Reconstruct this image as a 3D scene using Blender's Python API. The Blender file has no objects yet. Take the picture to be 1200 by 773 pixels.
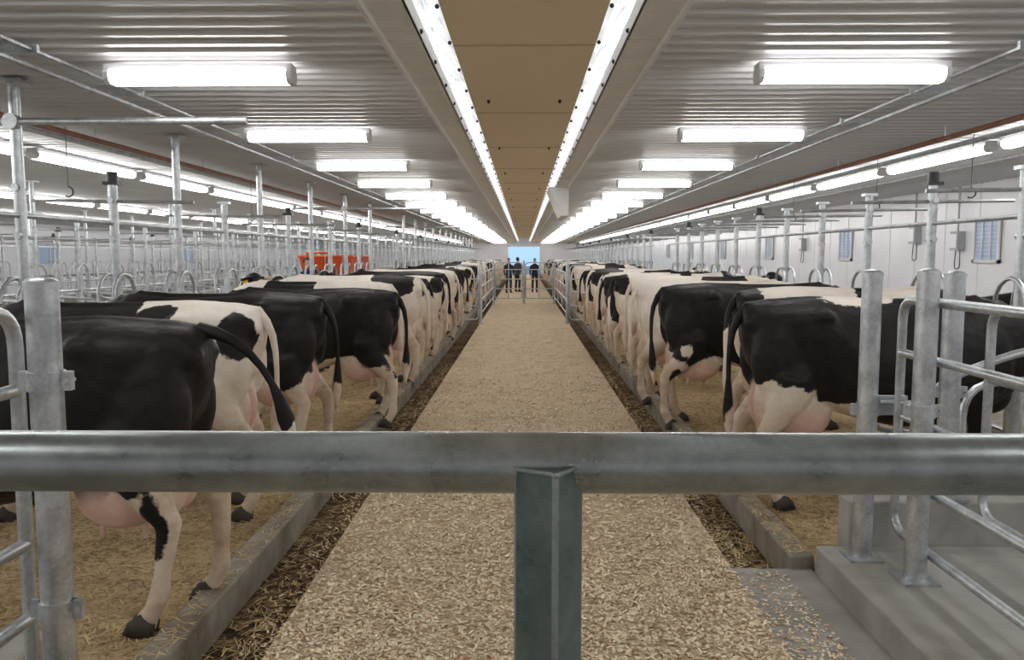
import bpy, math, random
import numpy as np
from mathutils import Vector, Matrix
random.seed(7); rng=np.random.RandomState(5)
scene=bpy.context.scene
COL=scene.collection

# ------------------------------------------------------------ materials
def new_mat(name):
    m=bpy.data.materials.new(name); m.use_nodes=True
    nt=m.node_tree; b=nt.nodes['Principled BSDF']
    return m,nt,b
def N(nt,t,**k):
    n=nt.nodes.new(t)
    for a,v in k.items():
        if a in n.inputs.keys(): n.inputs[a].default_value=v
        else: setattr(n,a,v)
    return n
def ramp(nt,src,stops):
    r=nt.nodes.new('ShaderNodeValToRGB')
    e=r.color_ramp.elements
    while len(e)<len(stops): e.new(0.5)
    for i,(p,c) in enumerate(stops):
        e[i].position=p; e[i].color=(c[0],c[1],c[2],1) if len(c)==3 else c
    nt.links.new(src,r.inputs['Fac']); return r
def noise_mat(name,c1,c2,scale=4,rough=.5,metal=0,bump=.1,bscale=None,detail=6,lo=.3,hi=.7,dist=.02,stretch=None,spec=.5):
    m,nt,b=new_mat(name)
    tc=N(nt,'ShaderNodeTexCoord'); src=tc.outputs['Object']
    if stretch:
        mp=N(nt,'ShaderNodeMapping'); mp.inputs['Scale'].default_value=stretch
        nt.links.new(src,mp.inputs['Vector']); src=mp.outputs['Vector']
    n=N(nt,'ShaderNodeTexNoise',Scale=scale,Detail=detail); nt.links.new(src,n.inputs['Vector'])
    r=ramp(nt,n.outputs['Fac'],[(lo,c1),(hi,c2)])
    nt.links.new(r.outputs['Color'],b.inputs['Base Color'])
    b.inputs['Roughness'].default_value=rough; b.inputs['Metallic'].default_value=metal
    b.inputs['Specular IOR Level'].default_value=spec
    if bump>0:
        n2=N(nt,'ShaderNodeTexNoise',Scale=bscale or scale*4,Detail=6); nt.links.new(src,n2.inputs['Vector'])
        bp=N(nt,'ShaderNodeBump',Strength=bump,Distance=dist)
        nt.links.new(n2.outputs['Fac'],bp.inputs['Height']); nt.links.new(bp.outputs['Normal'],b.inputs['Normal'])
    return m
def galv(name,a,bb,rough=.38,scale=9,metal=.85,vor=.18,bump=.12):
    m,nt,b=new_mat(name)
    tc=N(nt,'ShaderNodeTexCoord')
    n=N(nt,'ShaderNodeTexNoise',Scale=scale,Detail=8,Roughness=.65); nt.links.new(tc.outputs['Object'],n.inputs['Vector'])
    v=N(nt,'ShaderNodeTexVoronoi',Scale=scale*9); nt.links.new(tc.outputs['Object'],v.inputs['Vector'])
    mx=N(nt,'ShaderNodeMath',operation='MULTIPLY_ADD'); nt.links.new(v.outputs['Color'],mx.inputs[0]); mx.inputs[1].default_value=vor
    nt.links.new(n.outputs['Fac'],mx.inputs[2])
    r=ramp(nt,mx.outputs[0],[(.42,a),(.75,bb)])
    nt.links.new(r.outputs['Color'],b.inputs['Base Color'])
    rr=ramp(nt,n.outputs['Fac'],[(.3,(rough-.06,)*3),(.7,(rough+.10,)*3)])
    nt.links.new(rr.outputs['Color'],b.inputs['Roughness'])
    b.inputs['Metallic'].default_value=metal
    bp=N(nt,'ShaderNodeBump',Strength=bump,Distance=.004); nt.links.new(n.outputs['Fac'],bp.inputs['Height']); nt.links.new(bp.outputs['Normal'],b.inputs['Normal'])
    return m
def plain(name,c,rough=.5,metal=0):
    return noise_mat(name,tuple(x*.88 for x in c),c,scale=6,rough=rough,metal=metal,bump=.03)
def emit(name,c,s):
    m,nt,b=new_mat(name); b.inputs['Base Color'].default_value=(*c,1)
    b.inputs['Emission Color'].default_value=(*c,1); b.inputs['Emission Strength'].default_value=s
    return m

GALV=galv('galvanised_steel',(.42,.45,.47),(.68,.71,.73))
GALVC=galv('galvanised_trim',(.76,.77,.76),(.86,.87,.86),rough=.5,metal=.1,scale=4)
GALVD=galv('galvanised_rail',(.28,.31,.31),(.42,.46,.46),rough=.30,scale=14,vor=.10,bump=.05)
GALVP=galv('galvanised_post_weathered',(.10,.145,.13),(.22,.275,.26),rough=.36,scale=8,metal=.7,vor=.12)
GALVE=galv('galvanised_post_highlight_weld',(.26,.31,.30),(.42,.47,.46),rough=.4,scale=14,metal=.7)  # lighter tone paints a highlight onto the post corners; weld bead shares it
CEIL=noise_mat('white_ribbed_steel',(.60,.605,.61),(.66,.665,.67),scale=1.5,rough=.36,bump=0)
WALLM=noise_mat('white_pvc_panel',(.76,.76,.81),(.84,.84,.88),scale=1,rough=.3,bump=0)
CONC=noise_mat('concrete',(.17,.14,.10),(.36,.33,.28),scale=5,rough=.8,bump=.3,bscale=40,dist=.01)
CONCL=noise_mat('concrete_light',(.27,.26,.23),(.43,.42,.39),scale=3,rough=.7,bump=.2,bscale=40,dist=.01)
TAN=noise_mat('tan_plywood',(.84,.70,.50),(.90,.77,.57),scale=1.2,rough=.55,bump=.03,stretch=(1,.25,1))
COPPER=noise_mat('rusty_pipe',(.22,.085,.05),(.33,.15,.09),scale=8,rough=.5,bump=.05)
DARK=plain('black_plastic',(.02,.02,.022),.4)
GREYP=plain('grey_plastic',(.45,.47,.48),.45)
ORANGE=plain('orange_paint',(.75,.10,.02),.4)
RUBBER=plain('rubber',(.02,.02,.02),.8)
LAMP=emit('fluorescent_diffuser',(1.0,.985,.965),17.0)

def strip_mat():
    m,nt,b=new_mat('daylight_plastic')
    tc=N(nt,'ShaderNodeTexCoord'); mp=N(nt,'ShaderNodeMapping'); mp.inputs['Scale'].default_value=(6,1.2,6)
    nt.links.new(tc.outputs['Object'],mp.inputs['Vector'])
    n=N(nt,'ShaderNodeTexNoise',Scale=3,Detail=8,Roughness=.7); nt.links.new(mp.outputs['Vector'],n.inputs['Vector'])
    r=ramp(nt,n.outputs['Fac'],[(.34,(.34,.37,.41)),(.62,(1,1,1))])
    nt.links.new(r.outputs['Color'],b.inputs['Base Color']); nt.links.new(r.outputs['Color'],b.inputs['Emission Color'])
    b.inputs['Emission Strength'].default_value=.72; b.inputs['Roughness'].default_value=.3
    return m
STRIP=strip_mat()

def bedding(name,cols,scale,bump=.8,dist=.02,big=1.6,bigw=.55):
    m,nt,b=new_mat(name)
    tc=N(nt,'ShaderNodeTexCoord')
    v=N(nt,'ShaderNodeTexVoronoi',Scale=scale); nt.links.new(tc.outputs['Object'],v.inputs['Vector'])
    n0=N(nt,'ShaderNodeTexNoise',Scale=scale*1.5,Detail=8,Roughness=.7); nt.links.new(tc.outputs['Object'],n0.inputs['Vector'])
    n=N(nt,'ShaderNodeTexNoise',Scale=big,Detail=7,Roughness=.68); nt.links.new(tc.outputs['Object'],n.inputs['Vector'])
    a=N(nt,'ShaderNodeMath',operation='MULTIPLY_ADD'); nt.links.new(v.outputs['Color'],a.inputs[0]); a.inputs[1].default_value=.28; nt.links.new(n0.outputs['Fac'],a.inputs[2])
    a2=N(nt,'ShaderNodeMath',operation='MULTIPLY_ADD'); nt.links.new(n.outputs['Fac'],a2.inputs[0]); a2.inputs[1].default_value=bigw; nt.links.new(a.outputs[0],a2.inputs[2])
    r=ramp(nt,a2.outputs[0],cols)
    nt.links.new(r.outputs['Color'],b.inputs['Base Color']); b.inputs['Roughness'].default_value=.9
    b.inputs['Specular IOR Level'].default_value=.2
    bp=N(nt,'ShaderNodeBump',Strength=bump,Distance=dist); nt.links.new(a2.outputs[0],bp.inputs['Height']); nt.links.new(bp.outputs['Normal'],b.inputs['Normal'])
    return m
SAW=bedding('sawdust_bedding',[(.66,(.34,.225,.12)),(.80,(.64,.48,.29)),(.98,(.84,.70,.50))],50,bump=.8,dist=.03,big=3.5)
STALL=bedding('straw_dirt_floor',[(.62,(.10,.07,.038)),(.82,(.36,.255,.135)),(1.0,(.64,.48,.27))],34)
MUCK=bedding('manure_straw',[(.64,(.018,.012,.007)),(.90,(.085,.052,.028)),(1.0,(.26,.17,.09))],22,dist=.04)

def chip_mat(name,c1,c2):
    m,nt,b=new_mat(name)
    at=N(nt,'ShaderNodeAttribute',attribute_name='tint')
    r=ramp(nt,at.outputs['Fac'],[(0,c1),(.35,tuple((x*.35+y*.65) for x,y in zip(c1,c2))),(1,c2)]); nt.links.new(r.outputs['Color'],b.inputs['Base Color'])
    b.inputs['Roughness'].default_value=.8; b.inputs['Specular IOR Level'].default_value=.2
    return m
CHIP=chip_mat('wood_chip',(.36,.20,.09),(1.0,.88,.66))
STRAWM=chip_mat('straw_stalk',(.26,.17,.08),(.80,.63,.34))

def hide_mat():
    m,nt,b=new_mat('holstein_hide')
    L=nt.links.new
    tc=N(nt,'ShaderNodeTexCoord')
    at=N(nt,'ShaderNodeAttribute',attribute_name='coat'); sk=N(nt,'ShaderNodeAttribute',attribute_name='skin')
    n=N(nt,'ShaderNodeTexNoise',Scale=5,Detail=7,Roughness=.6); L(tc.outputs['Object'],n.inputs['Vector'])
    s=N(nt,'ShaderNodeMath',operation='MULTIPLY_ADD'); L(n.outputs['Fac'],s.inputs[0]); s.inputs[1].default_value=.34; L(at.outputs['Fac'],s.inputs[2])
    r=ramp(nt,s.outputs[0],[(.16,(0,0,0)),(.18,(1,1,1))])
    blk=ramp(nt,n.outputs['Fac'],[(.3,(.006,.0055,.0055)),(.75,(.018,.015,.014))])
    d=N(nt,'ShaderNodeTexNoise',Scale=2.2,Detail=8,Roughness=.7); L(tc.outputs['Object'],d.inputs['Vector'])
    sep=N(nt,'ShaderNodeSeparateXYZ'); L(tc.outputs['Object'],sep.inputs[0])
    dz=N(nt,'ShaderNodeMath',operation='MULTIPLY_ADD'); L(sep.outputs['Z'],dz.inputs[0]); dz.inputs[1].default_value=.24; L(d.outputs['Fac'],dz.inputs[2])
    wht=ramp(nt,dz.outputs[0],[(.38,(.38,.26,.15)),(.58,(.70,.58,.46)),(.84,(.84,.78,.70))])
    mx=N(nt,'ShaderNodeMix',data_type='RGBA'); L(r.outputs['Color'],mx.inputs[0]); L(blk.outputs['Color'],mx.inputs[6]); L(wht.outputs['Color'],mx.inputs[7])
    pk=ramp(nt,d.outputs['Fac'],[(.3,(.66,.42,.34)),(.7,(.82,.60,.51))])
    mx2=N(nt,'ShaderNodeMix',data_type='RGBA'); L(sk.outputs['Fac'],mx2.inputs[0]); L(mx.outputs[2],mx2.inputs[6]); L(pk.outputs['Color'],mx2.inputs[7])
    L(mx2.outputs[2],b.inputs['Base Color'])
    b.inputs['Roughness'].default_value=.52; b.inputs['Specular IOR Level'].default_value=.28
    h=N(nt,'ShaderNodeTexNoise',Scale=60,Detail=4); mp=N(nt,'ShaderNodeMapping'); mp.inputs['Scale'].default_value=(.35,1,1)
    L(tc.outputs['Object'],mp.inputs[0]); L(mp.outputs[0],h.inputs['Vector'])
    big=N(nt,'ShaderNodeTexNoise',Scale=4.5,Detail=3); L(tc.outputs['Object'],big.inputs['Vector'])
    b1=N(nt,'ShaderNodeBump',Strength=.4,Distance=.07); L(big.outputs['Fac'],b1.inputs['Height'])
    b2=N(nt,'ShaderNodeBump',Strength=.3,Distance=.004); L(h.outputs['Fac'],b2.inputs['Height']); L(b1.outputs['Normal'],b2.inputs['Normal'])
    L(b2.outputs['Normal'],b.inputs['Normal'])
    return m
HIDE=hide_mat()
HOOF=plain('hoof_horn',(.05,.04,.03),.6)
EYE=plain('eye_dark',(.01,.008,.006),.1)
TAG=plain('yellow_ear_tag',(.85,.6,.03),.4)
NOSE=plain('cow_nose',(.05,.035,.035),.35)

# ------------------------------------------------------------ mesh builder
class M:
    def __init__(s): s.v=[];s.f=[];s.mi=[]
    def add(s,vs,fs,m=0):
        o=len(s.v); s.v+= [tuple(p) for p in vs]; s.f+=[tuple(i+o for i in f) for f in fs]; s.mi+=[m]*len(fs)
    def box(s,lo,hi,m=0):
        x0,y0,z0=lo;x1,y1,z1=hi
        s.add([(x0,y0,z0),(x1,y0,z0),(x1,y1,z0),(x0,y1,z0),(x0,y0,z1),(x1,y0,z1),(x1,y1,z1),(x0,y1,z1)],
              [(0,3,2,1),(4,5,6,7),(0,1,5,4),(1,2,6,5),(2,3,7,6),(3,0,4,7)],m)
    def tube(s,pts,r,m=0,n=10,closed=False):
        P=[Vector(p) for p in pts]; k=len(P)
        R=r if isinstance(r,(list,tuple)) else [r]*k
        vs=[];fs=[]; up=None
        for i in range(k):
            if closed: t=(P[(i+1)%k]-P[i-1])
            else: t=P[min(i+1,k-1)]-P[max(i-1,0)]
            t.normalize()
            if up is None:
                up=Vector((0,0,1)) if abs(t.z)<.9 else Vector((1,0,0))
            a=up-t*up.dot(t)
            if a.length<1e-4: a=Vector((0,1,0))-t*t.y
            a.normalize(); b=t.cross(a); up=a
            for j in range(n):
                an=2*math.pi*j/n
                vs.append(P[i]+a*math.cos(an)*R[i]+b*math.sin(an)*R[i])
        for i in range(k if closed else k-1):
            o=i*n; q=((i+1)%k)*n
            for j in range(n): fs.append((o+j,o+(j+1)%n,q+(j+1)%n,q+j))
        if not closed:
            fs.append(tuple(range(n))[::-1]); fs.append(tuple((k-1)*n+j for j in range(n)))
        s.add(vs,fs,m)
    def spine(s,pts,rad,m=0,n=14,side=(0,1,0)):
        """elliptic loft; rad=(side,depth)"""
        P=[Vector(p) for p in pts]; k=len(P); vs=[];fs=[]
        for i in range(k):
            t=(P[min(i+1,k-1)]-P[max(i-1,0)]).normalized()
            sd=Vector(side); sd=(sd-t*sd.dot(t)).normalized(); nn=t.cross(sd)
            for j in range(n):
                an=2*math.pi*j/n
                vs.append(P[i]+sd*math.cos(an)*rad[i][0]+nn*math.sin(an)*rad[i][1])
        for i in range(k-1):
            for j in range(n): fs.append((i*n+j,i*n+(j+1)%n,(i+1)*n+(j+1)%n,(i+1)*n+j))
        fs.append(tuple(range(n))[::-1]); fs.append(tuple((k-1)*n+j for j in range(n)))
        s.add(vs,fs,m)
    def ell(s,c,r,m=0,nu=14,nv=9,rot=None):
        vs=[];fs=[]; c=Vector(c)
        def q(v):
            v=Vector(v)
            return c+(rot@v if rot else v)
        vs.append(q((0,0,-r[2])))
        for i in range(1,nv):
            ph=-math.pi/2+math.pi*i/nv
            for j in range(nu):
                th=2*math.pi*j/nu
                vs.append(q((r[0]*math.cos(ph)*math.cos(th),r[1]*math.cos(ph)*math.sin(th),r[2]*math.sin(ph))))
        vs.append(q((0,0,r[2])))
        for j in range(nu): fs.append((0,1+(j+1)%nu,1+j))
        for i in range(nv-2):
            for j in range(nu):
                a=1+i*nu;b=1+(i+1)*nu
                fs.append((a+j,a+(j+1)%nu,b+(j+1)%nu,b+j))
        l=len(vs)-1; a=1+(nv-2)*nu
        for j in range(nu): fs.append((a+j,a+(j+1)%nu,l))
        s.add(vs,fs,m)
    def mesh(s,name,mats,smooth=True,ang=40):
        me=bpy.data.meshes.new(name); me.from_pydata(s.v,[],s.f)
        for x in mats: me.materials.append(x)
        me.polygons.foreach_set('material_index',s.mi)
        if smooth:
            me.polygons.foreach_set('use_smooth',[True]*len(s.f))
            try: me.set_sharp_from_angle(angle=math.radians(ang))
            except Exception: pass
        me.update(); return me
    def obj(s,name,mats,smooth=True,loc=(0,0,0),bevel=0,ang=40):
        o=bpy.data.objects.new(name,s.mesh(name,mats,smooth,ang)); COL.objects.link(o); o.location=loc
        if bevel:
            b=o.modifiers.new('bevel','BEVEL'); b.width=bevel; b.segments=2; b.limit_method='ANGLE'
        return o
def put(me,name,loc=(0,0,0),rot=0,sc=1):
    o=bpy.data.objects.new(name,me); COL.objects.link(o); o.location=loc; o.rotation_euler=(0,0,rot); o.scale=(sc,sc,sc) if not isinstance(sc,tuple) else sc
    return o
def fillet(pts,r,closed=False,k=5):
    P=[Vector(p) for p in pts]; out=[]; n=len(P)
    for i in range(n):
        if not closed and i in(0,n-1): out.append(P[i]); continue
        a=P[i-1]-P[i]; b=P[(i+1)%n]-P[i]
        d=min(r,a.length*.49,b.length*.49); a.normalize(); b.normalize()
        s=P[i]+a*d; e=P[i]+b*d
        for j in range(k+1):
            t=j/k; out.append(s*(1-t)**2+P[i]*2*t*(1-t)+e*t*t)
    return out

Y0,Y1=-3.0,78.0
YA,YB=Y0+.02,Y1-.08
ZC=3.08; ZH=3.05
XL,XR=-20.0,8.3
# ------------------------------------------------------------ room shell
g=M()
g.box((XL,Y0,-.5),(-4.15,Y1,-.02)); g.box((4.15,Y0,-.5),(XR,Y1,-.02)); g.box((-4.15,Y0,-.5),(4.15,Y1,-.16))
g.obj('floor',[CONC],smooth=False)
g=M(); g.box((-1.14,-1.5,-.16),(1.17,YB,0)); g.obj('sawdust_walkway',[SAW],smooth=False)
g=M(); g.box((-1.50,-1.5,-.16),(-1.14,YB,-.12)); g.box((1.17,4.45,-.16),(1.50,YB,-.12)); g.obj('gutter_manure_fill',[MUCK],smooth=False)
g=M()
g.box((-1.64,-1.5,-.16),(-1.50,YB,.07)); g.box((1.50,4.45,-.16),(1.64,YB,.07)); g.obj('gutter_curb',[CONC],smooth=False,bevel=.012)
g=M(); g.box((-3.98,-1.5,-.16),(-1.64,YB,0.0)); g.box((1.64,4.40,-.16),(3.98,YB,0.0)); g.obj('stall_floor',[STALL],smooth=False)
g=M(); g.box((-4.15,3.4,-.16),(-3.98,YB,.28)); g.box((3.98,4.4,-.16),(4.15,YB,.28)); g.obj('manger_curb',[CONCL],smooth=False,bevel=.015)
g=M(); g.box((1.62,-1.5,-.16),(3.98,4.40,.15)); g.box((1.80,4.40,-.16),(3.98,4.56,.40)); g.obj('concrete_platform',[CONCL],smooth=False,bevel=.012)
g=M(); g.box((-3.98,-1.5,-.16),(-2.02,3.30,.15)); g.obj('concrete_platform',[CONCL],smooth=False,bevel=.012)
g=M(); g.box((1.17,-1.5,-.16),(1.62,4.45,-.005)); g.obj('concrete_slab',[CONCL],smooth=False)
def ribbed(x0,x1):
    vs=[];fs=[]; y=Y0
    prof=[]
    while y<Y1:
        prof+=[(y,0),(y+.125,0),(y+.145,-.022),(y+.18,-.022)]; y+=.20
    for yy,zz in prof: vs.append((x0,yy,ZC+zz)); vs.append((x1,yy,ZC+zz))
    for i in range(len(prof)-1): a=2*i; fs.append((a,a+2,a+3,a+1))
    return vs,fs
g=M(); g.add(*ribbed(XL,-.83)); g.add(*ribbed(.83,XR))
g.box((XL,Y0,ZC+.02),(-.83,Y1,ZC+.1)); g.box((.83,Y0,ZC+.02),(XR,Y1,ZC+.1)); g.box((-.83,Y0,ZC+.3),(.83,Y1,ZC+.4))
g.obj('ceiling',[CEIL],smooth=False)
g=M(); g.box((-.445,YA,3.06),(.445,60,3.09))
y=-2
while y<60:
    g.box((-.445,y,3.054),(.445,y+.008,3.062),1); y+=2.4
g.obj('ceiling_panel',[TAN,plain('seam',(.60,.47,.31))],smooth=False)
g=M()
for s in(-1,1):
    g.add([(s*.445,YA,3.09),(s*.60,YA,3.22),(s*.60,YB,3.22),(s*.445,YB,3.09)],[(0,1,2,3)])
    g.add([(s*.60,YA,3.22),(s*.61,YA,3.05),(s*.61,YB,3.05),(s*.60,YB,3.22)],[(0,1,2,3)])
g.obj('daylight_strip',[STRIP],smooth=False)
g=M()
for s in(-1,1):
    xs=sorted((s*.61,s*.84)); g.box((xs[0],YA,3.035),(xs[1],YB,3.05))
    xs=sorted((s*.605,s*.62)); g.box((xs[0],YA,3.035),(xs[1],YB,3.12))
    xs=sorted((s*.82,s*.845)); g.box((xs[0],YA,3.0),(xs[1],YB,3.05))
    y=-1.5
    while y<40:
        g.ell((s*.47,y,3.087),(.013,.013,.013),1,8,5); g.ell((s*.60,y+.35,3.05),(.012,.012,.015),1,8,5)
        y+=.75
    y=-1
    while y<60: g.box((min(s*.61,s*.82),y,3.030),(max(s*.61,s*.82),y+.012,3.036),0); y+=3
    for yy in range(1,40,3): g.ell((s*.3,yy,3.05),(.014,.014,.02),1,8,5)
g.obj('trim_1',[GALVC,DARK],smooth=False)
g=M(); g.add([(.47,15.4,3.04),(.84,15.4,3.04),(.84,15.4,2.5),(.70,15.4,2.5),(.47,17.0,3.04),(.84,17.0,3.04),(.84,17.0,2.5),(.70,17.0,2.5)],
 [(0,3,2,1),(4,5,6,7),(0,1,5,4),(1,2,6,5),(2,3,7,6),(3,0,4,7)])
g.obj('air_duct_drop',[GALVC],smooth=False)
g=M(); g.box((XR,Y0,-.5),(XR+.2,Y1,ZC+.1))
y=Y0
while y<Y1: g.box((XR-.008,y,0),(XR,y+.03,ZC)); y+=1.2
g.box((XR-.03,Y0,.9),(XR,Y1,.95))
g.obj('wall_right',[WALLM],smooth=False)
g=M(); g.box((XL-.2,Y0,-.5),(XL,Y1,ZC+.1)); g.obj('wall_left',[WALLM],smooth=False)
g=M(); g.box((XL,Y1,-.5),(-1.5,Y1+.2,ZC+.4)); g.box((1.5,Y1,-.5),(XR,Y1+.2,ZC+.4)); g.box((-1.5,Y1,2.6),(1.5,Y1+.2,ZC+.4)); g.obj('wall_far',[WALLM],smooth=False)
g=M(); g.box((XL,Y0-.2,-.5),(XR,Y0,ZC+.4)); g.obj('wall_rear',[WALLM],smooth=False)
g=M()
for s in(-1,1):
    g.box((min(s*1.5,s*1.62),Y1-.06,0),(max(s*1.5,s*1.62),Y1,2.7))
g.box((-1.62,Y1-.06,2.6),(1.62,Y1,2.72)); g.obj('door_1',[GALV],smooth=False)
g=M(); g.box((-30,Y1+.2,-.4),(30,Y1+60,-.05)); g.obj('ground_outside',[plain('gravel',(.3,.3,.3),.9)],smooth=False)
LB=plain('louver_blue',(.42,.56,.80),.35); FRW=plain('window_frame_white',(.8,.8,.82),.4)
k=1
for yc in (14.7,21.1,27.6,34,40.5,47):
    g=M(); x=XR-.03; w=.42; z0,z1=1.62,2.42
    g.box((x-.02,yc-w,z0),(x+.028,yc+w,z0+.06),1); g.box((x-.02,yc-w,z1-.06),(x+.028,yc+w,z1),1)
    g.box((x-.02,yc-w,z0),(x+.028,yc-w+.06,z1),1); g.box((x-.02,yc+w-.06,z0),(x+.028,yc+w,z1),1)
    g.box((x+.01,yc-w,z0),(x+.02,yc+w,z1),0)
    for i in range(9):
        z=z0+.08+i*.075; g.box((x-.01,yc-w+.05,z),(x+.012,yc+w-.05,z+.012),1)
    for i in(-1,1): g.box((x-.015,yc+i*.13-.012,z0),(x+.012,yc+i*.13+.012,z1),1)
    g.obj('window_%d'%k,[LB,FRW],smooth=False); k+=1
for yc in (20,34,48):
    g=M(); x=XL+.03
    g.box((x-.028,yc-.8,1.4),(x,yc+.8,2.3),0); 
    for a in((yc-.85,yc-.78),(yc-.04,yc+.04),(yc+.78,yc+.85)): g.box((x-.028,a[0],1.35),(x+.03,a[1],2.35),1)
    for a in((1.33,1.41),(2.28,2.36)): g.box((x-.028,yc-.85,a[0]),(x+.03,yc+.85,a[1]),1)
    g.obj('window_%d'%k,[LB,FRW],smooth=False); k+=1
for yc,z in((15.6,1.85),(17.3,2.0),(24.2,1.9)):
    g=M(); x=XR
    g.box((x-.14,yc-.14,z),(x-.012,yc+.14,z+.36)); g.box((x-.155,yc-.11,z+.05),(x-.14,yc+.11,z+.31),1)
    g.tube([(x-.07,yc,z+.36),(x-.07,yc,ZH)],.018,0,8); g.tube(fillet([(x-.07,yc+.05,z),(x-.09,yc+.05,z-.35),(x-.09,yc-.15,z-.35),(x-.07,yc-.1,z)],.1),.01,2,6)
    g.obj('electrical_box',[GREYP,WALLM,DARK],smooth=False)

# ------------------------------------------------------------ lamps
def lamp_mesh(L,name):
    g=M(); h=L/2
    g.box((-h,-.065,.040),(h,.065,.095),1)
    prof=[(-.066,.055),(-.078,.040),(-.072,-.005),(-.04,-.032),(.04,-.032),(.072,-.005),(.078,.040),(.066,.055)]; n=len(prof)
    a=h-.035; vs=[(-a,y,z) for y,z in prof]+[(a,y,z) for y,z in prof]
    g.add(vs,[(i,i+n,i+n+1,i+1) for i in range(n-1)],0)
    for s in(-1,1):
        x0,x1=sorted((s*a,s*h)); vs=[(x0,y*1.04,z-.002) for y,z in prof]+[(x1,y*1.04,z-.002) for y,z in prof]
        g.add(vs,[(i,i+n,i+n+1,i+1) for i in range(n-1)]+[tuple(range(n)),tuple(range(n,2*n))[::-1]],1)
    for s in(-.7,.7): g.tube([(s*h,0,.09),(s*h,0,.108)],.012,2,6)
    return g.mesh(name,[LAMP,FRW,DARK],smooth=False)
LM=lamp_mesh(1.27,'lamp_short'); LL=lamp_mesh(2.5,'lamp_long')
i=-2
while 5.62+2.77*i<Y1-1:
    y=5.62+2.77*i
    for x in(-2.2,2.2): put(LM,'fluorescent_light_fixture',(x,y,2.942))
    i+=1
y=-1.7
while y<Y1-4:
    for x in(-5.9,5.25,-10.4,-15.2): put(LL,'fluorescent_light_fixture',(x,y+(1.2 if x>0 else 1.65) if abs(x)<7 else y+.6,2.942),math.pi/2)
    y+=2.77

# ------------------------------------------------------------ pipes and conduits
for s,xs in((-1,4.4),(1,4.25)):
    g=M(); g.tube([(s*xs,YA,2.93),(s*xs,YB,2.93)],.028,0,8)
    y=0
    while y<YB: g.tube([(s*xs,y,2.93),(s*xs,y,ZH)],.008,1,6); y+=2.8
    g.obj('vacuum_pipe',[COPPER,GALV])
    g=M(); g.tube([(s*3.05,YA,3.02),(s*3.05,YB,3.02)],.016,0,6); g.tube([(s*3.25,YA,2.99),(s*3.25,YB,2.99)],.02,0,6); 
    g.tube([(s*4.9,YA,3.0),(s*4.9,YB,3.0)],.03,0,8); g.tube([(s*6.3,YA,3.02),(s*6.3,YB,3.02)],.02,0,8)
    y=-.5
    while y<YB:
        g.box((s*3.15-.14,y,3.0),(s*3.15+.14,y+.03,3.05),0); y+=1.4
    g.obj('conduit_pipe',[GALV])
for x,y in((-4.65,8.3),(4.65,8.6),(-4.65,13.9),(4.65,14.2),(4.7,11.0),(-4.65,5.5)):
    g=M(); g.tube([(x,y,ZH),(x,y,2.45)],.004,0,5)
    pts=[(x+.05*math.cos(a),y,2.40+.05*math.sin(a)) for a in [math.radians(t) for t in range(90,-150,-24)]]
    g.tube(pts,.008,0,6); g.obj('hanging_hook',[DARK])

# ------------------------------------------------------------ stall railings
def stall_row(s,yfirst,tall_even,ylast,X=3.8,skip=None,tall=True,name='tie_stall_railing'):
    g=M(); k=0; y=yfirst
    while y<ylast:
        if not(skip and skip[0]<y<skip[1]):
            tl=tall and ((k%2)==(0 if tall_even else 1))
            x=s*X
            g.tube([(x,y,0),(x,y,ZH if tl else 2.42)],.042,0,10)
            g.tube([(x,y,0.0),(x,y,1.32)],.062,0,12); g.tube([(x,y,1.3),(x,y,1.36)],.07,0,12)
            for xo in(-.07,.07):
                h=[(x+xo,y-.2,1.1)]+[(x+xo,y-.2*math.cos(a),1.38+.2*math.sin(a)) for a in [math.pi*q/8 for q in range(9)]]+[(x+xo,y+.2,1.1)]
                g.tube(h,.018,0,7)
            xb=s*(X-1.15)
            g.tube(fillet([(x,y,1.05),(xb,y,.98),(xb,y,.42),(x-s*.35,y,.32),(x,y,.32)],.2),.024,0,8)
            if not tl:
                g.tube([(x-s*.75,y,2.24),(x+s*.75,y,2.26)],.016,0,8)
                if k%4 in(2,):
                    g.tube([(x,y,2.40),(x,y,2.52)],.05,1,10)
                g.box((x-.07,y-.05,2.40),(x+.07,y+.05,2.43),1 if k%4==2 else 0)
            else:
                g.box((x-.09,y-.09,ZH-.02),(x+.09,y+.09,ZH),0)
            for zz in(2.26,1.9): g.tube([(x,y-.06,zz),(x,y+.06,zz)],.03,0,8)
        y+=1.4; k+=1
    ranges=[(yfirst,ylast)] if not skip else [(yfirst,skip[0]),(skip[1]+.6,ylast)]
    for a,b in ranges:
        for xo,z,r in((0,1.09,.024),(.02,.36,.02)):
            g.tube([(s*(X+xo),a,z),(s*(X+xo),b,z)],r,0,8)
        g.tube([(s*X,a,2.05),(s*X,b,2.05)],.02,0,8)
    return g.obj(name,[GALV,DARK])
SK=(21.2,23.4)
stall_row(-1,4.72,False,62,skip=SK)
stall_row(1,4.87,True,62,skip=SK,tall=False)
stall_row(-1,3.0,True,62,X=8.6); stall_row(1,3.0-.7,False,62,X=-12.6); stall_row(1,3.0,False,62,X=-16.4)
for y in(6.15,17.3,28.5):
    g=M(); g.tube([(-4.9,y-.07,2.74),(-2.05,y-.07,2.745)],.028); g.tube([(-3.8,y-.11,2.74),(-3.8,y-.045,2.74)],.06); g.obj('boom_arm',[GALV])

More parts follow.
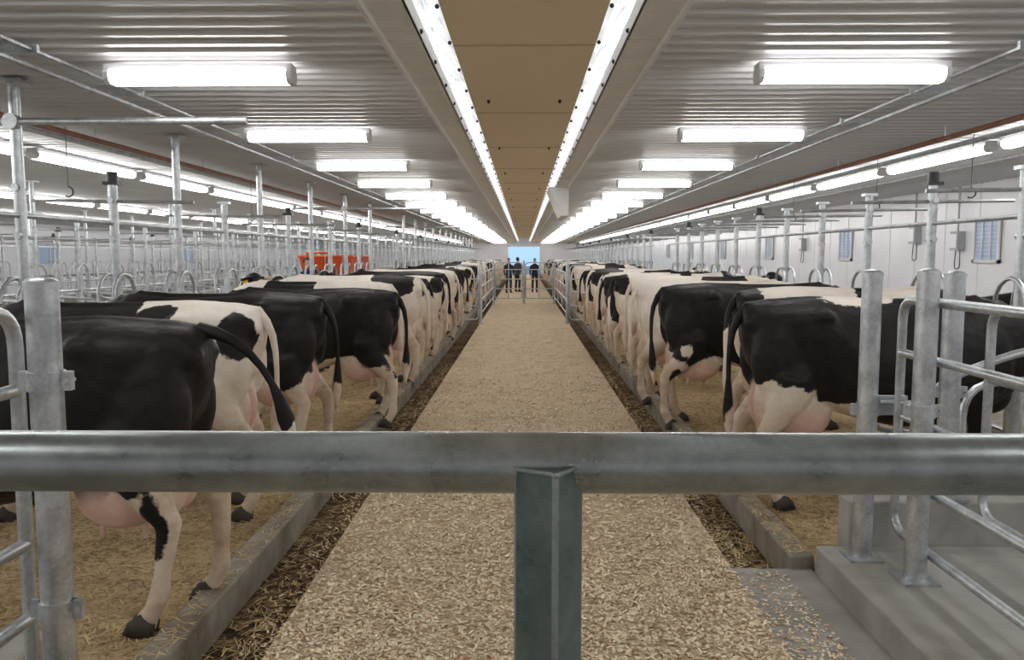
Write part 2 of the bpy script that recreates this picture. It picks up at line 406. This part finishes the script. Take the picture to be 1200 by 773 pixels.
# ------------------------------------------------------------ gates
def gate(name,a,b,zs,r=.022,legs=(),rad=.12,mat=GALV):
    g=M(); ax,ay=a; bx,by=b
    g.tube(fillet([(ax,ay,zs[0]),(ax,ay,zs[-1]),(bx,by,zs[-1]),(bx,by,zs[0])],rad,closed=True,k=6),r,0,12,closed=True)
    for z in zs[1:-1]: g.tube([(ax,ay,z),(bx,by,z)],r*.95,0,10)
    for t in legs:
        x=ax+(bx-ax)*t;y=ay+(by-ay)*t; g.tube([(x,y,zs[0]),(x,y,zs[-1])],r*.8,0,8)
    return g.obj(name,[mat])
def post(name,x,y,z0,z1,r,clamps=()):
    g=M(); g.tube([(x,y,z0),(x,y,z1)],r,0,20); g.tube([(x,y,z1-.005),(x,y,z1+.015)],r*1.06,0,20); g.ell((x,y,z1+.012),(r,r,.02),0,16,6)
    g.box((x-r*1.7,y-r*1.7,z0),(x+r*1.7,y+r*1.7,z0+.012))
    for z in clamps:
        g.tube([(x,y,z-.03),(x,y,z+.03)],r*1.15,0,20)
        g.box((x-r*1.7,y-.012,z-.03),(x+r*1.7,y+.012,z+.03)); g.tube([(x+r*1.45,y-.03,z),(x+r*1.45,y+.03,z)],.008,0,6)
    return g.obj(name,[GALV])
post('gate_post',-1.50,2.50,.07,1.655,.049,(1.36,.62))
gate('pipe_gate',(-1.63,2.56),(-1.63,.2),[.22,.56,.81,1.32,1.574],.023)
post('gate_post',1.80,4.22,.15,1.65,.050,(.95,))
post('gate_post',1.94,3.92,.15,1.66,.052,(1.0,))
post('gate_post',2.36,4.48,.40,1.64,.055,(1.0,))
gate('pipe_gate',(2.02,4.34),(2.02,1.3),[.27,.58,.90,1.235,1.52],.024,legs=(.92,))
gate('pipe_gate',(2.47,4.30),(2.47,1.3),[.35,.75,1.1,1.47],.024)
g=M(); g.box((1.80,4.16,.93),(1.98,4.19,1.03)); g.tube([(1.83,4.14,1.0),(1.99,4.14,1.0)],.012); g.tube([(1.90,4.10,.86),(1.90,4.10,1.08)],.014); g.obj('gate_latch',[GALV])
g=M(); g.tube(fillet([(2.25,4.7,.4),(2.30,4.7,.98),(3.0,4.7,1.25),(3.8,4.7,1.2)],.3),.025,0,10); g.obj('stall_divider',[GALV])
for s in(-1,1):
    post('gate_post',s*1.12,20.9,0,1.62,.045); post('gate_post',s*1.12,29.7,0,1.62,.04)
    gate('pipe_gate',(s*1.12,21.0),(s*1.12,29.6),[.25,.6,.95,1.3,1.55],.018,legs=(.33,.66))
    gate('pipe_gate',(s*1.18,20.9),(s*1.75,20.9),[.1,.45,.8,1.15,1.5],.018)
gate('pipe_gate',(-1.06,29.7),(-.06,29.7),[.2,.55,.9,1.25,1.5],.02,legs=(.5,)); gate('pipe_gate',(.06,29.7),(1.06,29.7),[.2,.55,.9,1.25,1.5],.02,legs=(.5,))
post('gate_post',0.0,29.7,0,1.55,.04)

# foreground barrier
g=M(); D=.92; zc=1.512
g.tube([(-1.46,D,zc),(1.46,D,zc)],.0352,0,48)
a0=math.radians(-35); s=.0295
def sqpost(cx,cy,z0,z1,m):
    c=[]
    for sx,sy in((-1,-1),(1,-1),(1,1),(-1,1)):
        for q in range(5):
            base={(-1,-1):180,(1,-1):270,(1,1):0,(-1,1):90}[(sx,sy)]+q*22.5
            rr=.0055; x=sx*(s-rr)+rr*math.cos(math.radians(base)); y=sy*(s-rr)+rr*math.sin(math.radians(base))
            c.append((cx+x*math.cos(a0)-y*math.sin(a0),cy+x*math.sin(a0)+y*math.cos(a0)))
    n=len(c); vs=[(x,y,z0) for x,y in c]+[(x,y,z1) for x,y in c]
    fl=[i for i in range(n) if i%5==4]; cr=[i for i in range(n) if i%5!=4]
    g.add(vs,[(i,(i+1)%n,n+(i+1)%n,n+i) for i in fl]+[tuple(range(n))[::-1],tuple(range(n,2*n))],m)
    g.add(vs,[(i,(i+1)%n,n+(i+1)%n,n+i) for i in cr],2)  # rounded corners carry the painted highlight colour
    w=[(cx+(x-cx)*1.02,cy+(y-cy)*1.02,z1-.001+.001*math.sin(3*i)) for i,(x,y) in enumerate(c)]
    g.tube(w,.0026,2,6,closed=True)
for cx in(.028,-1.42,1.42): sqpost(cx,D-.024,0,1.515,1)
for z in(.45,.95): g.tube([(-1.42,D+.0,z),(1.42,D,z)],.026,0,16)
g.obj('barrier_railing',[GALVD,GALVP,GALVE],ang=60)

# ------------------------------------------------------------ cows
def remesh(m,vox,it=5):
    me=m.mesh('tmp',[],False); o=bpy.data.objects.new('tmp',me); COL.objects.link(o)
    r=o.modifiers.new('r','REMESH'); r.mode='VOXEL'; r.voxel_size=vox
    sm=o.modifiers.new('s','SMOOTH'); sm.factor=.5; sm.iterations=it
    dg=bpy.context.evaluated_depsgraph_get(); dg.update()
    e=o.evaluated_get(dg).to_mesh()
    v=np.empty(len(e.vertices)*3); e.vertices.foreach_get('co',v); v=v.reshape(-1,3)
    f=[tuple(p.vertices) for p in e.polygons]
    o.evaluated_get(dg).to_mesh_clear()
    bpy.data.objects.remove(o); bpy.data.meshes.remove(me)
    return v,f
def trunk(g):
    S=[(-.03,1.38,1.14,.09,.6),(.03,1.415,.98,.165,.68),(.13,1.43,.86,.215,.74),(.28,1.44,.76,.255,.80),(.45,1.455,.70,.285,.82),
       (.60,1.45,.66,.285,.62),(.80,1.435,.60,.34,.44),(1.05,1.425,.555,.385,.42),(1.30,1.425,.565,.355,.42),(1.50,1.45,.62,.285,.46),(1.66,1.455,.68,.235,.46),(1.80,1.41,.76,.18,.48),(1.92,1.36,.86,.12,.5)]
    n=28; vs=[];fs=[]
    for x,zt,zb,hw,wf in S:
        zw=zb+(zt-zb)*wf
        for j in range(n):
            a=2*math.pi*j/n; c=math.cos(a); q=math.sin(a)
            yy=hw*math.copysign(abs(c)**(.9 if q>0 else .8),c)
            zz=zw+(zt-zw)*abs(q)**(1.1) if q>0 else zw-(zw-zb)*abs(q)**.95
            vs.append((x,yy,zz))
    for i in range(len(S)-1):
        for j in range(n): fs.append((i*n+j,(i+1)*n+j,(i+1)*n+(j+1)%n,i*n+(j+1)%n))
    fs.append(tuple(range(n))); fs.append(tuple((len(S)-1)*n+j for j in range(n))[::-1])
    g.add(vs,fs)
def cow_parts(pose):
    g=M(); d=M()
    trunk(g)
    g.spine([(-.02,0,1.385),(.15,0,1.415),(.45,0,1.435),(.9,0,1.42),(1.3,0,1.42),(1.6,0,1.445)],[(.04,.035)]*6)
    for s in(-1,1):
        g.ell((.46,s*.245,1.335),(.085,.055,.055)); g.ell((.02,s*.115,1.285),(.06,.05,.06))
        g.spine([(.46,s*.23,1.33),(.25,s*.21,1.27),(.04,s*.125,1.27)],[(.04,.045)]*3)
        hs=pose['hind'][0 if s<0 else 1]; fs_=pose['fore'][0 if s<0 else 1]
        g.ell((.20,s*.165,1.04),(.20,.105,.30)); g.ell((.27,s*.19,.86),(.17,.09,.22),rot=Matrix.Rotation(.3,3,'Y'))
        P=[(.27,s*.20,.92),(.24,s*.205,.76),(.15+hs*.4,s*.205,.62),(.075+hs*.6,s*.20,.52),(.085+hs*.75,s*.195,.42),(.10+hs*.9,s*.19,.28),(.115+hs,s*.19,.17),(.15+hs,s*.19,.10),(.185+hs,s*.19,.05)]
        R=[(.10,.16),(.085,.135),(.06,.085),(.048,.065),(.038,.052),(.035,.043),(.045,.05),(.039,.042),(.050,.06)]
        g.spine(P,R)
        hx=.195+hs
        for c in(-1,1): d.spine([(hx-.035,s*.19+c*.028,.075),(hx+.0,s*.19+c*.029,.035),(hx+.005,s*.19+c*.03,0)],[(.026,.045),(.03,.066),(.032,.078)],1,10)
        g.ell((1.60,s*.175,1.05),(.16,.09,.27),rot=Matrix.Rotation(-.2,3,'Y'))
        P=[(1.56,s*.20,.95),(1.53,s*.195,.78),(1.545+fs_*.3,s*.18,.60),(1.56+fs_*.6,s*.175,.44),(1.56+fs_*.8,s*.175,.30),(1.555+fs_,s*.175,.17),(1.585+fs_,s*.175,.10),(1.61+fs_,s*.175,.05)]
        R=[(.09,.13),(.08,.10),(.055,.065),(.052,.058),(.034,.04),(.042,.046),(.037,.04),(.046,.055)]
        g.spine(P,R)
        hx=1.62+fs_
        for c in(-1,1): d.spine([(hx-.035,s*.175+c*.028,.075),(hx,s*.175+c*.029,.035),(hx+.005,s*.175+c*.03,0)],[(.026,.045),(.03,.066),(.032,.078)],1,10)
        g.ell((.37,s*.085,.64),(.225,.12,.175)); g.ell((.19,s*.075,.73),(.14,.10,.235))
        for x in(.26,.46): d.tube([(x,s*.10,.52),(x,s*.105,.465),(x,s*.107,.425)],[.018,.015,.012],0,8)
    g.ell((1.72,0,.78),(.14,.11,.14))
    ty=pose.get('turn',0)
    if pose['down']:
        NP=[(1.66,0,1.16),(1.86,ty*.15,1.10),(2.05,ty*.45,1.00),(2.20,ty*.8,.90),(2.32,ty*1.1,.80)]
        h0=Vector((2.30,ty*1.1,.88)); hd=Vector((.50,ty*1.2,-.86)).normalized()
    else:
        NP=[(1.66,0,1.14),(1.86,ty*.15,1.17),(2.04,ty*.45,1.22),(2.16,ty*.8,1.29),(2.25,ty*1.1,1.33)]
        h0=Vector((2.19,ty*1.1,1.41)); hd=Vector((.86,ty*2.6,-.51)).normalized()
    g.spine(NP,[(.19,.30),(.15,.24),(.12,.175),(.10,.135),(.09,.115)],n=16)
    L=[0,.07,.17,.29,.40,.48,.53]
    R=[(.075,.09),(.105,.125),(.108,.125),(.078,.095),(.066,.075),(.072,.068),(.045,.045)]
    lat=Vector((-hd.y,hd.x,0)).normalized()
    g.spine([h0+hd*l for l in L],R,n=16,side=tuple(lat))
    nn=hd.cross(lat).normalized()
    if nn.z<0: nn=-nn
    for s in(-1,1):
        e=h0+hd*.05+lat*(s*.085)+nn*.03
        tip=e+lat*(s*.19)+Vector((0,0,-.03))-hd*.03
        d.spine([e,e.lerp(tip,.35),e.lerp(tip,.7),tip],[(.02,.022),(.055,.016),(.05,.012),(.008,.005)],0,10,side=tuple(hd))
        d.ell(h0+hd*.16+lat*(s*.098)+nn*.045,(.02,.02,.02),2,10,6)
        t=e.lerp(tip,.55); d.box((t.x-.03,t.y-.006,t.z-.085),(t.x+.03,t.y+.006,t.z-.01),3)
        d.ell(h0+hd*.515+lat*(s*.032)+nn*.02,(.014,.012,.012),2,8,5)
    d.ell(h0+hd*.51,(.045,.055,.045),4,12,8)
    tp=pose['tail']; k=len(tp)
    rr=[.036,.032,.026,.021,.018,.017,.03,.042,.03,.006]
    cs=[]
    P=[Vector(p) for p in tp]
    ln=[0]
    for i in range(1,k): ln.append(ln[-1]+(P[i]-P[i-1]).length)
    for q in range(10):
        t=ln[-1]*q/9; i=1
        while i<k-1 and ln[i]<t: i+=1
        cs.append(P[i-1].lerp(P[i],(t-ln[i-1])/(ln[i]-ln[i-1])))
    for _ in range(2):
        cs=[cs[0]]+[(cs[i-1]+cs[i]*2+cs[i+1])/4 for i in range(1,9)]+[cs[9]]
    d.tube(cs,rr,0,10)
    return g,d
HANG=[(.02,0,1.40),(-.06,0,1.36),(-.105,0,1.2),(-.11,0,.9),(-.10,.01,.65),(-.09,.02,.42)]
HANG2=[(.02,0,1.40),(-.06,0,1.36),(-.11,-.03,1.2),(-.12,-.08,.9),(-.10,-.11,.65),(-.08,-.12,.42)]
KICK=[(.02,0,1.40),(-.07,0,1.40),(-.20,.0,1.32),(-.31,.0,1.18),(-.37,.02,1.05),(-.41,.04,.92),(-.43,.04,.80)]
POSES={'A':dict(hind=(.05,-.10),fore=(0,.06),down=True,tail=HANG),
       'B':dict(hind=(-.10,.06),fore=(.06,-.04),down=True,tail=HANG2,turn=.14),
       'C':dict(hind=(.0,-.04),fore=(0,.02),down=False,tail=HANG),
       'D':dict(hind=(.08,-.06),fore=(-.03,.05),down=False,tail=HANG2,turn=-.20),
       'K':dict(hind=(-.10,.06),fore=(0,.05),down=True,tail=KICK)}
BASE={}
for kname,p in POSES.items():
    g,d=cow_parts(p); v,f=remesh(g,.018,4); BASE[kname]=(v,f,d)
LEGW=[('w',.12,0,.22,.3,.4,.42),('w',1.57,0,.2,.25,.4,.36)]
def cow_mesh(name,pose,base,ops):
    v,f,d=BASE[pose]
    dv=np.array(d.v); n0=len(v); V=np.vstack([v,dv])
    F=list(f)+[tuple(i+n0 for i in q) for q in d.f]
    MI=[0]*len(f)+list(d.mi)
    me=bpy.data.meshes.new(name); me.from_pydata(V.tolist(),[],F)
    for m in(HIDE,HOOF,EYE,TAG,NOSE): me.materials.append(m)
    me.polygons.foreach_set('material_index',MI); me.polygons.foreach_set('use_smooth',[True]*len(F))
    val=np.full(len(V),.3 if base=='w' else -.3)
    for op in ops:
        c=np.array(op[1:4]); r=np.array(op[4:7])
        s=(1-np.sqrt((((V-c)/r)**2).sum(1)))*min(r)*2.2
        val=np.maximum(val,s) if op[0]=='w' else np.minimum(val,-s)
    val=np.clip(val,-.3,.3)
    a=me.attributes.new('coat','FLOAT','POINT'); a.data.foreach_set('value',val)
    sk=np.zeros(len(V))
    for c,r in (((.37,0,.57),(.29,.26,.21)),((.17,0,.68),(.17,.16,.26))):
        s=1-np.sqrt((((V-np.array(c))/np.array(r))**2).sum(1)); sk=np.maximum(sk,np.clip(s*5,0,1))
    sk*= (np.abs(V[:,1])<.225)
    a=me.attributes.new('skin','FLOAT','POINT'); a.data.foreach_set('value',sk)
    me.update(); return me
face=[('w',2.4,0,1.25,.3,.06,.3)]
T=[('w',-.09,0,.45,.12,.2,.22)]
V={}
V['L1']=cow_mesh('cow_a','K','b',[('w',.15,0,.30,.4,.4,.54),('w',.3,0,.55,.35,.2,.25),('b',.17,.3,.47,.06,.14,.22),('w',-.46,.04,.75,.1,.1,.25),('w',1.57,0,.2,.25,.4,.3)])
V['L2']=cow_mesh('cow_b','A','b',[('w',.25,0,1.0,.62,.6,.75),('w',.15,0,.5,.5,.5,.8),('b',.62,.2,1.38,.13,.16,.10),('b',.10,.16,1.22,.13,.16,.17),('b',.35,-.2,1.2,.2,.2,.2)]+LEGW)
V['L3']=cow_mesh('cow_c','B','b',[('w',.16,0,.30,.3,.4,.52),('w',.45,0,.6,.3,.25,.18),('w',1.57,0,.2,.25,.4,.4),('w',1.0,.3,.65,.25,.3,.14)]+T)
V['L4']=cow_mesh('cow_d','A','b',[('w',.16,0,.25,.3,.4,.54),('w',.55,0,.62,.35,.3,.15),('w',1.57,0,.2,.25,.4,.5)]+T)
V['W1']=cow_mesh('cow_e','C','w',[('b',.75,.1,1.2,.30,.5,.28),('b',1.5,0,1.1,.35,.5,.45),('b',2.3,0,1.3,.5,.3,.35),('b',.05,.1,1.3,.13,.2,.16)])
V['W2']=cow_mesh('cow_f','B','w',[('b',1.05,-.2,1.05,.3,.4,.35),('b',1.8,0,1.0,.3,.5,.4),('b',2.4,0,.8,.3,.3,.4),('b',.35,-.2,1.25,.14,.2,.12),('b',.4,.2,1.1,.25,.25,.28)])
V['W3']=cow_mesh('cow_k','A','w',[('b',1.2,0,1.25,.35,.5,.35),('b',2.3,0,.9,.3,.3,.5),('b',.55,-.2,.95,.16,.2,.2)])
V['W4']=cow_mesh('cow_l','D','w',[('b',.35,0,1.35,.30,.5,.22),('b',1.5,.1,.9,.35,.4,.35),('b',2.25,0,1.35,.4,.35,.35)])
V['M1']=cow_mesh('cow_g','C','b',[('w',.85,0,1.2,.28,.6,.40),('w',.1,0,.6,.40,.5,.6),('w',1.9,0,1.2,.12,.5,.6)]+LEGW+face)
V['M2']=cow_mesh('cow_m','D','b',[('w',.55,0,1.35,.42,.5,.30),('w',.12,0,.6,.4,.5,.62),('w',1.35,0,1.35,.25,.5,.3),('w',1.0,0,.65,.3,.5,.2)]+LEGW)
V['R1']=cow_mesh('cow_h','A','b',[('w',.12,0,.25,.32,.4,.56),('w',.22,-.12,.70,.26,.25,.24),('w',.5,0,.58,.38,.3,.19),('w',.80,-.05,1.45,.24,.14,.05),('w',1.57,0,.2,.25,.4,.4)])
V['R3']=cow_mesh('cow_i','B','b',[('w',.12,0,.25,.3,.4,.56),('w',.22,-.2,.80,.06,.15,.09),('w',.45,0,.55,.35,.3,.2),('b',.12,-.2,.55,.06,.14,.10),('w',1.57,0,.2,.25,.4,.4)]+T)
V['B1']=cow_mesh('cow_j','C','b',[('w',.16,0,.25,.3,.4,.50),('w',1.57,0,.15,.25,.4,.3),('w',1.0,0,.7,.3,.5,.2)]+face+T)
left=[('L1',3.80,-1.52),('L2',5.42,-1.78),('L3',6.85,-1.72),('L4',8.35,-1.32),('W3',9.65,-1.58),('W4',11.0,-1.42),('M1',12.4,-1.5),('W1',13.8,-1.42),('B1',15.2,-1.5),('W2',16.6,-1.45),('M2',18.0,-1.5),('L4',19.4,-1.45)]
right=[('R1',5.72,1.56),('M2',7.02,1.85),('R3',8.35,1.42),('W2',9.7,1.38),('W3',11.1,1.50),('M2',12.5,1.42),('B1',13.9,1.40),('W1',15.3,1.5),('M1',16.7,1.42),('W4',18.1,1.5),('L4',19.5,1.45)]
keys=['L4','B1','W1','M1','W2','L2','W3','W4','M2']
y=24.6
while y<58:
    left.append((random.choice(keys),y,-1.42-random.random()*.2)); right.append((random.choice(keys),y+.1,1.42+random.random()*.2)); y+=1.4
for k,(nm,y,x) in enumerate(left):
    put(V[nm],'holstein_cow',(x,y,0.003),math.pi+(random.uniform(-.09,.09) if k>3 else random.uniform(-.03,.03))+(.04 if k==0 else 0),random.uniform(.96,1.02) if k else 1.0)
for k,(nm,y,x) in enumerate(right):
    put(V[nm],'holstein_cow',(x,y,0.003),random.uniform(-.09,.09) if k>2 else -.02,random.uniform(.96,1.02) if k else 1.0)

# ------------------------------------------------------------ people
def person(name,loc,rot,jacket,trouser,arm=.1,sc=1):
    g=M()
    g.spine([(0,0,.86),(0,0,.96),(0,0,1.10),(0,.0,1.28),(0,0,1.40),(0,0,1.46),(0,0,1.50)],[(.17,.11),(.165,.11),(.15,.105),(.185,.12),(.19,.11),(.12,.08),(.06,.06)],side=(1,0,0))
    g.spine([(0,0,1.46),(0,-.01,1.56)],[(.055,.055),(.05,.055)],side=(1,0,0))
    g.ell((0,-.015,1.64),(.075,.095,.115)); g.ell((0,-.11,1.625),(.012,.016,.02)); g.ell((0,0.01,1.68),(.083,.10,.10))
    for s in(-1,1):
        g.ell((s*.08,0,1.63),(.012,.02,.03))
        g.spine([(s*.09,0,.92),(s*.10,-.01,.70),(s*.105,-.02,.50),(s*.11,.01,.28),(s*.11,.02,.10),(s*.115,0,.05)],[(.09,.10),(.08,.09),(.06,.065),(.058,.062),(.045,.05),(.045,.06)],side=(1,0,0))
        g.spine([(s*.115,.06,.045),(s*.115,-.03,.045),(s*.12,-.13,.03),(s*.12,-.18,.025)],[(.04,.045),(.045,.045),(.045,.03),(.03,.022)],side=(1,0,0))
        g.spine([(s*.17,0,1.41),(s*.215,.01,1.28),(s*.235,.02,1.10),(s*.235,-.04-arm*.5,.97),(s*.225,-.10-arm,.86)],[(.055,.06),(.052,.055),(.045,.048),(.038,.04),(.03,.03)],side=(1,0,0))
        w=Vector((s*.225,-.10-arm,.86)); g.ell(w+Vector((0,-.02,-.05)),(.02,.04,.05))
        for q,l in enumerate((.07,.08,.075,.06)):
            b=w+Vector((0,-.045+q*.018,-.085)); g.tube([b,b+Vector((-s*.008,-.004,-l*.5)),b+Vector((-s*.02,.002,-l))],[.01,.009,.007],0,7)
        b=w+Vector((-s*.01,-.05,-.03)); g.tube([b,b+Vector((-s*.01,-.03,-.03)),b+Vector((-s*.015,-.03,-.06))],[.011,.010,.008],0,7)
    v,f=remesh(g,.011,2)
    me=bpy.data.meshes.new(name); me.from_pydata(v.tolist(),[],f)
    SK=plain('skin_tone',(.62,.38,.28),.5); HR=plain('hair_brown',(.05,.03,.02),.6)
    for m in(SK,plain(name+'_jacket',jacket,.8),plain(name+'_trousers',trouser,.8),RUBBER,HR): me.materials.append(m)
    mi=[]
    for p in f:
        c=v[list(p)].mean(0); x,yy,z=c
        if z>1.50: m=4 if (z>1.70 or (yy>.0 and z>1.60)) else 0
        elif abs(x)>.15 and z<.90 and z>.6: m=0
        elif z>.84: m=1
        elif z>.32: m=2
        else: m=3
        mi.append(m)
    me.polygons.foreach_set('material_index',mi); me.polygons.foreach_set('use_smooth',[True]*len(f))
    return put(me,name,loc,rot,sc)
person('person',(-.72,38.5,0),.3,(.02,.02,.03),(.02,.025,.04),.1,.93)
person('person',(-.30,39.6,0),2.5,(.05,.05,.06),(.03,.03,.05),.15,.95)
person('person',(.52,39.0,0),.1,(.015,.015,.02),(.02,.02,.03),.05,.92)
person('person',(-5.25,19.6,-.02),1.2,(.02,.04,.10),(.02,.03,.07),.2,.98)
g=M()
g.add([(-.5,-1.1,.55),(.5,-1.1,.55),(.5,1.1,.55),(-.5,1.1,.55),(-.72,-1.35,1.75),(.72,-1.35,1.75),(.72,1.35,1.75),(-.72,1.35,1.75)],[(0,3,2,1),(0,1,5,4),(1,2,6,5),(2,3,7,6),(3,0,4,7)],0)
g.tube([(-.72,-1.35,1.75),(.72,-1.35,1.75),(.72,1.35,1.75),(-.72,1.35,1.75)],.035,0,8,closed=True)
for t in(-.35,0,.35): g.tube([(t*1.0,-1.12,.6),(t*1.4,-1.37,1.74)],.02,1,6)
g.box((-.45,-1.3,.4),(.45,1.3,.55),1); g.box((-.35,-2.0,.45),(.35,-1.35,1.30),0); g.box((-.3,-1.95,1.30),(.3,-1.45,1.40),2)
g.tube([(-.3,-1.95,1.2),(-.3,-2.05,1.85)],.03,0); g.tube([(.3,-1.95,1.2),(.3,-2.05,1.85)],.03,0); g.tube([(-.3,-2.05,1.85),(.3,-2.05,1.85)],.03,0)
for x in(-.6,.6):
    for yy in(-.8,.8):
        g.tube([(x-.09,yy,.28),(x+.09,yy,.28)],.28,2,20); g.tube([(x-.1,yy,.28),(x+.1,yy,.28)],.13,0,14)
for yy in(-.8,.8): g.tube([(-.6,yy,.28),(.6,yy,.28)],.04,1); g.box((-.08,yy-.08,.28),(.08,yy+.08,.42),1)
g.obj('feed_cart',[ORANGE,GREYP,DARK],loc=(-5.35,23.2,-.02),ang=30)

# ------------------------------------------------------------ loose bedding
def scatter(name,n,x0,x1,y0,y1,z,lw,ll,mat,tilt=.35,power=1.8,expo=0,clump=0):
    u=rng.rand(n)
    ys=y0-np.log(1-u*.9985)*expo if expo else y0+(y1-y0)*u**power
    xs=x0+(x1-x0)*rng.rand(n)
    if clump:
        k=rng.randint(0,clump,n); cx=x0+(x1-x0)*rng.rand(clump); cy=y0-np.log(1-rng.rand(clump)*.99)*(expo or 3)
        sel=rng.rand(n)<.45
        xs=np.where(sel,np.clip(cx[k]+rng.randn(n)*.05,x0,x1),xs); ys=np.where(sel,cy[k]+rng.randn(n)*.06,ys)
    a=rng.rand(n)*np.pi; L=ll*(.4+rng.rand(n)); W=lw*(.5+rng.rand(n)); t=(rng.rand(n)-.5)*2*tilt
    dx=np.cos(a);dy=np.sin(a)
    lx=np.stack([dx*np.cos(t),dy*np.cos(t),np.sin(t)],1)*(L/2)[:,None]
    wx=np.stack([-dy,dx,(rng.rand(n)-.5)*tilt*2],1)*(W/2)[:,None]
    zz=z+np.abs(lx[:,2])+np.abs(wx[:,2])+.001+rng.rand(n)*.003
    c=np.stack([xs,ys,zz],1)
    V=np.stack([c-lx-wx,c+lx-wx,c+lx+wx,c-lx+wx],1).reshape(-1,3)
    F=np.arange(4*n).reshape(-1,4)
    me=bpy.data.meshes.new(name); me.from_pydata(V.tolist(),[],F.tolist()); me.materials.append(mat)
    at=me.attributes.new('tint','FLOAT','POINT'); at.data.foreach_set('value',np.repeat(rng.rand(n),4))
    me.update(); return put(me,name)
scatter('wood_shavings',60000,-1.13,1.16,2.4,18,0,.010,.022,CHIP,.38,expo=3.6,clump=900)
scatter('loose_straw',8000,-3.6,-1.66,3.4,14,0,.005,.075,STRAWM,.14,1.4)
scatter('loose_straw',8000,1.66,3.6,4.7,15,0,.005,.075,STRAWM,.14,1.4)
scatter('loose_straw',1100,-1.63,-1.51,2.4,16,.07,.005,.05,STRAWM,.1,1.3)
scatter('loose_straw',1100,1.51,1.63,4.5,16,.07,.005,.05,STRAWM,.1,1.3)
scatter('loose_straw',2400,-1.49,-1.15,2.4,14,-.12,.005,.07,STRAWM,.3,1.6)
scatter('loose_straw',1900,1.18,1.49,4.5,14,-.12,.005,.07,STRAWM,.3,1.6)
scatter('wood_shavings',1800,-1.34,-1.15,2.4,14,-.12,.010,.022,CHIP,.35,1.5)
scatter('wood_shavings',1400,1.18,1.36,4.5,14,-.12,.010,.022,CHIP,.35,1.5)
scatter('wood_shavings',1300,1.17,1.45,3.0,4.4,-.004,.009,.018,CHIP,.2)

# ------------------------------------------------------------ world + camera
w=bpy.data.worlds.new('World'); scene.world=w; w.use_nodes=True
bg=w.node_tree.nodes['Background']; bg.inputs['Color'].default_value=(.45,.70,1.0,1); bg.inputs['Strength'].default_value=1.1
cam=bpy.data.cameras.new('Camera'); co=bpy.data.objects.new('Camera',cam); COL.objects.link(co)
cam.sensor_width=36; cam.lens=28.5; cam.clip_start=.02; cam.clip_end=400
co.location=(0,0,1.75); co.rotation_euler=(math.radians(90-5.23),0,math.radians(.84))
scene.camera=co
scene.view_settings.view_transform='Standard'
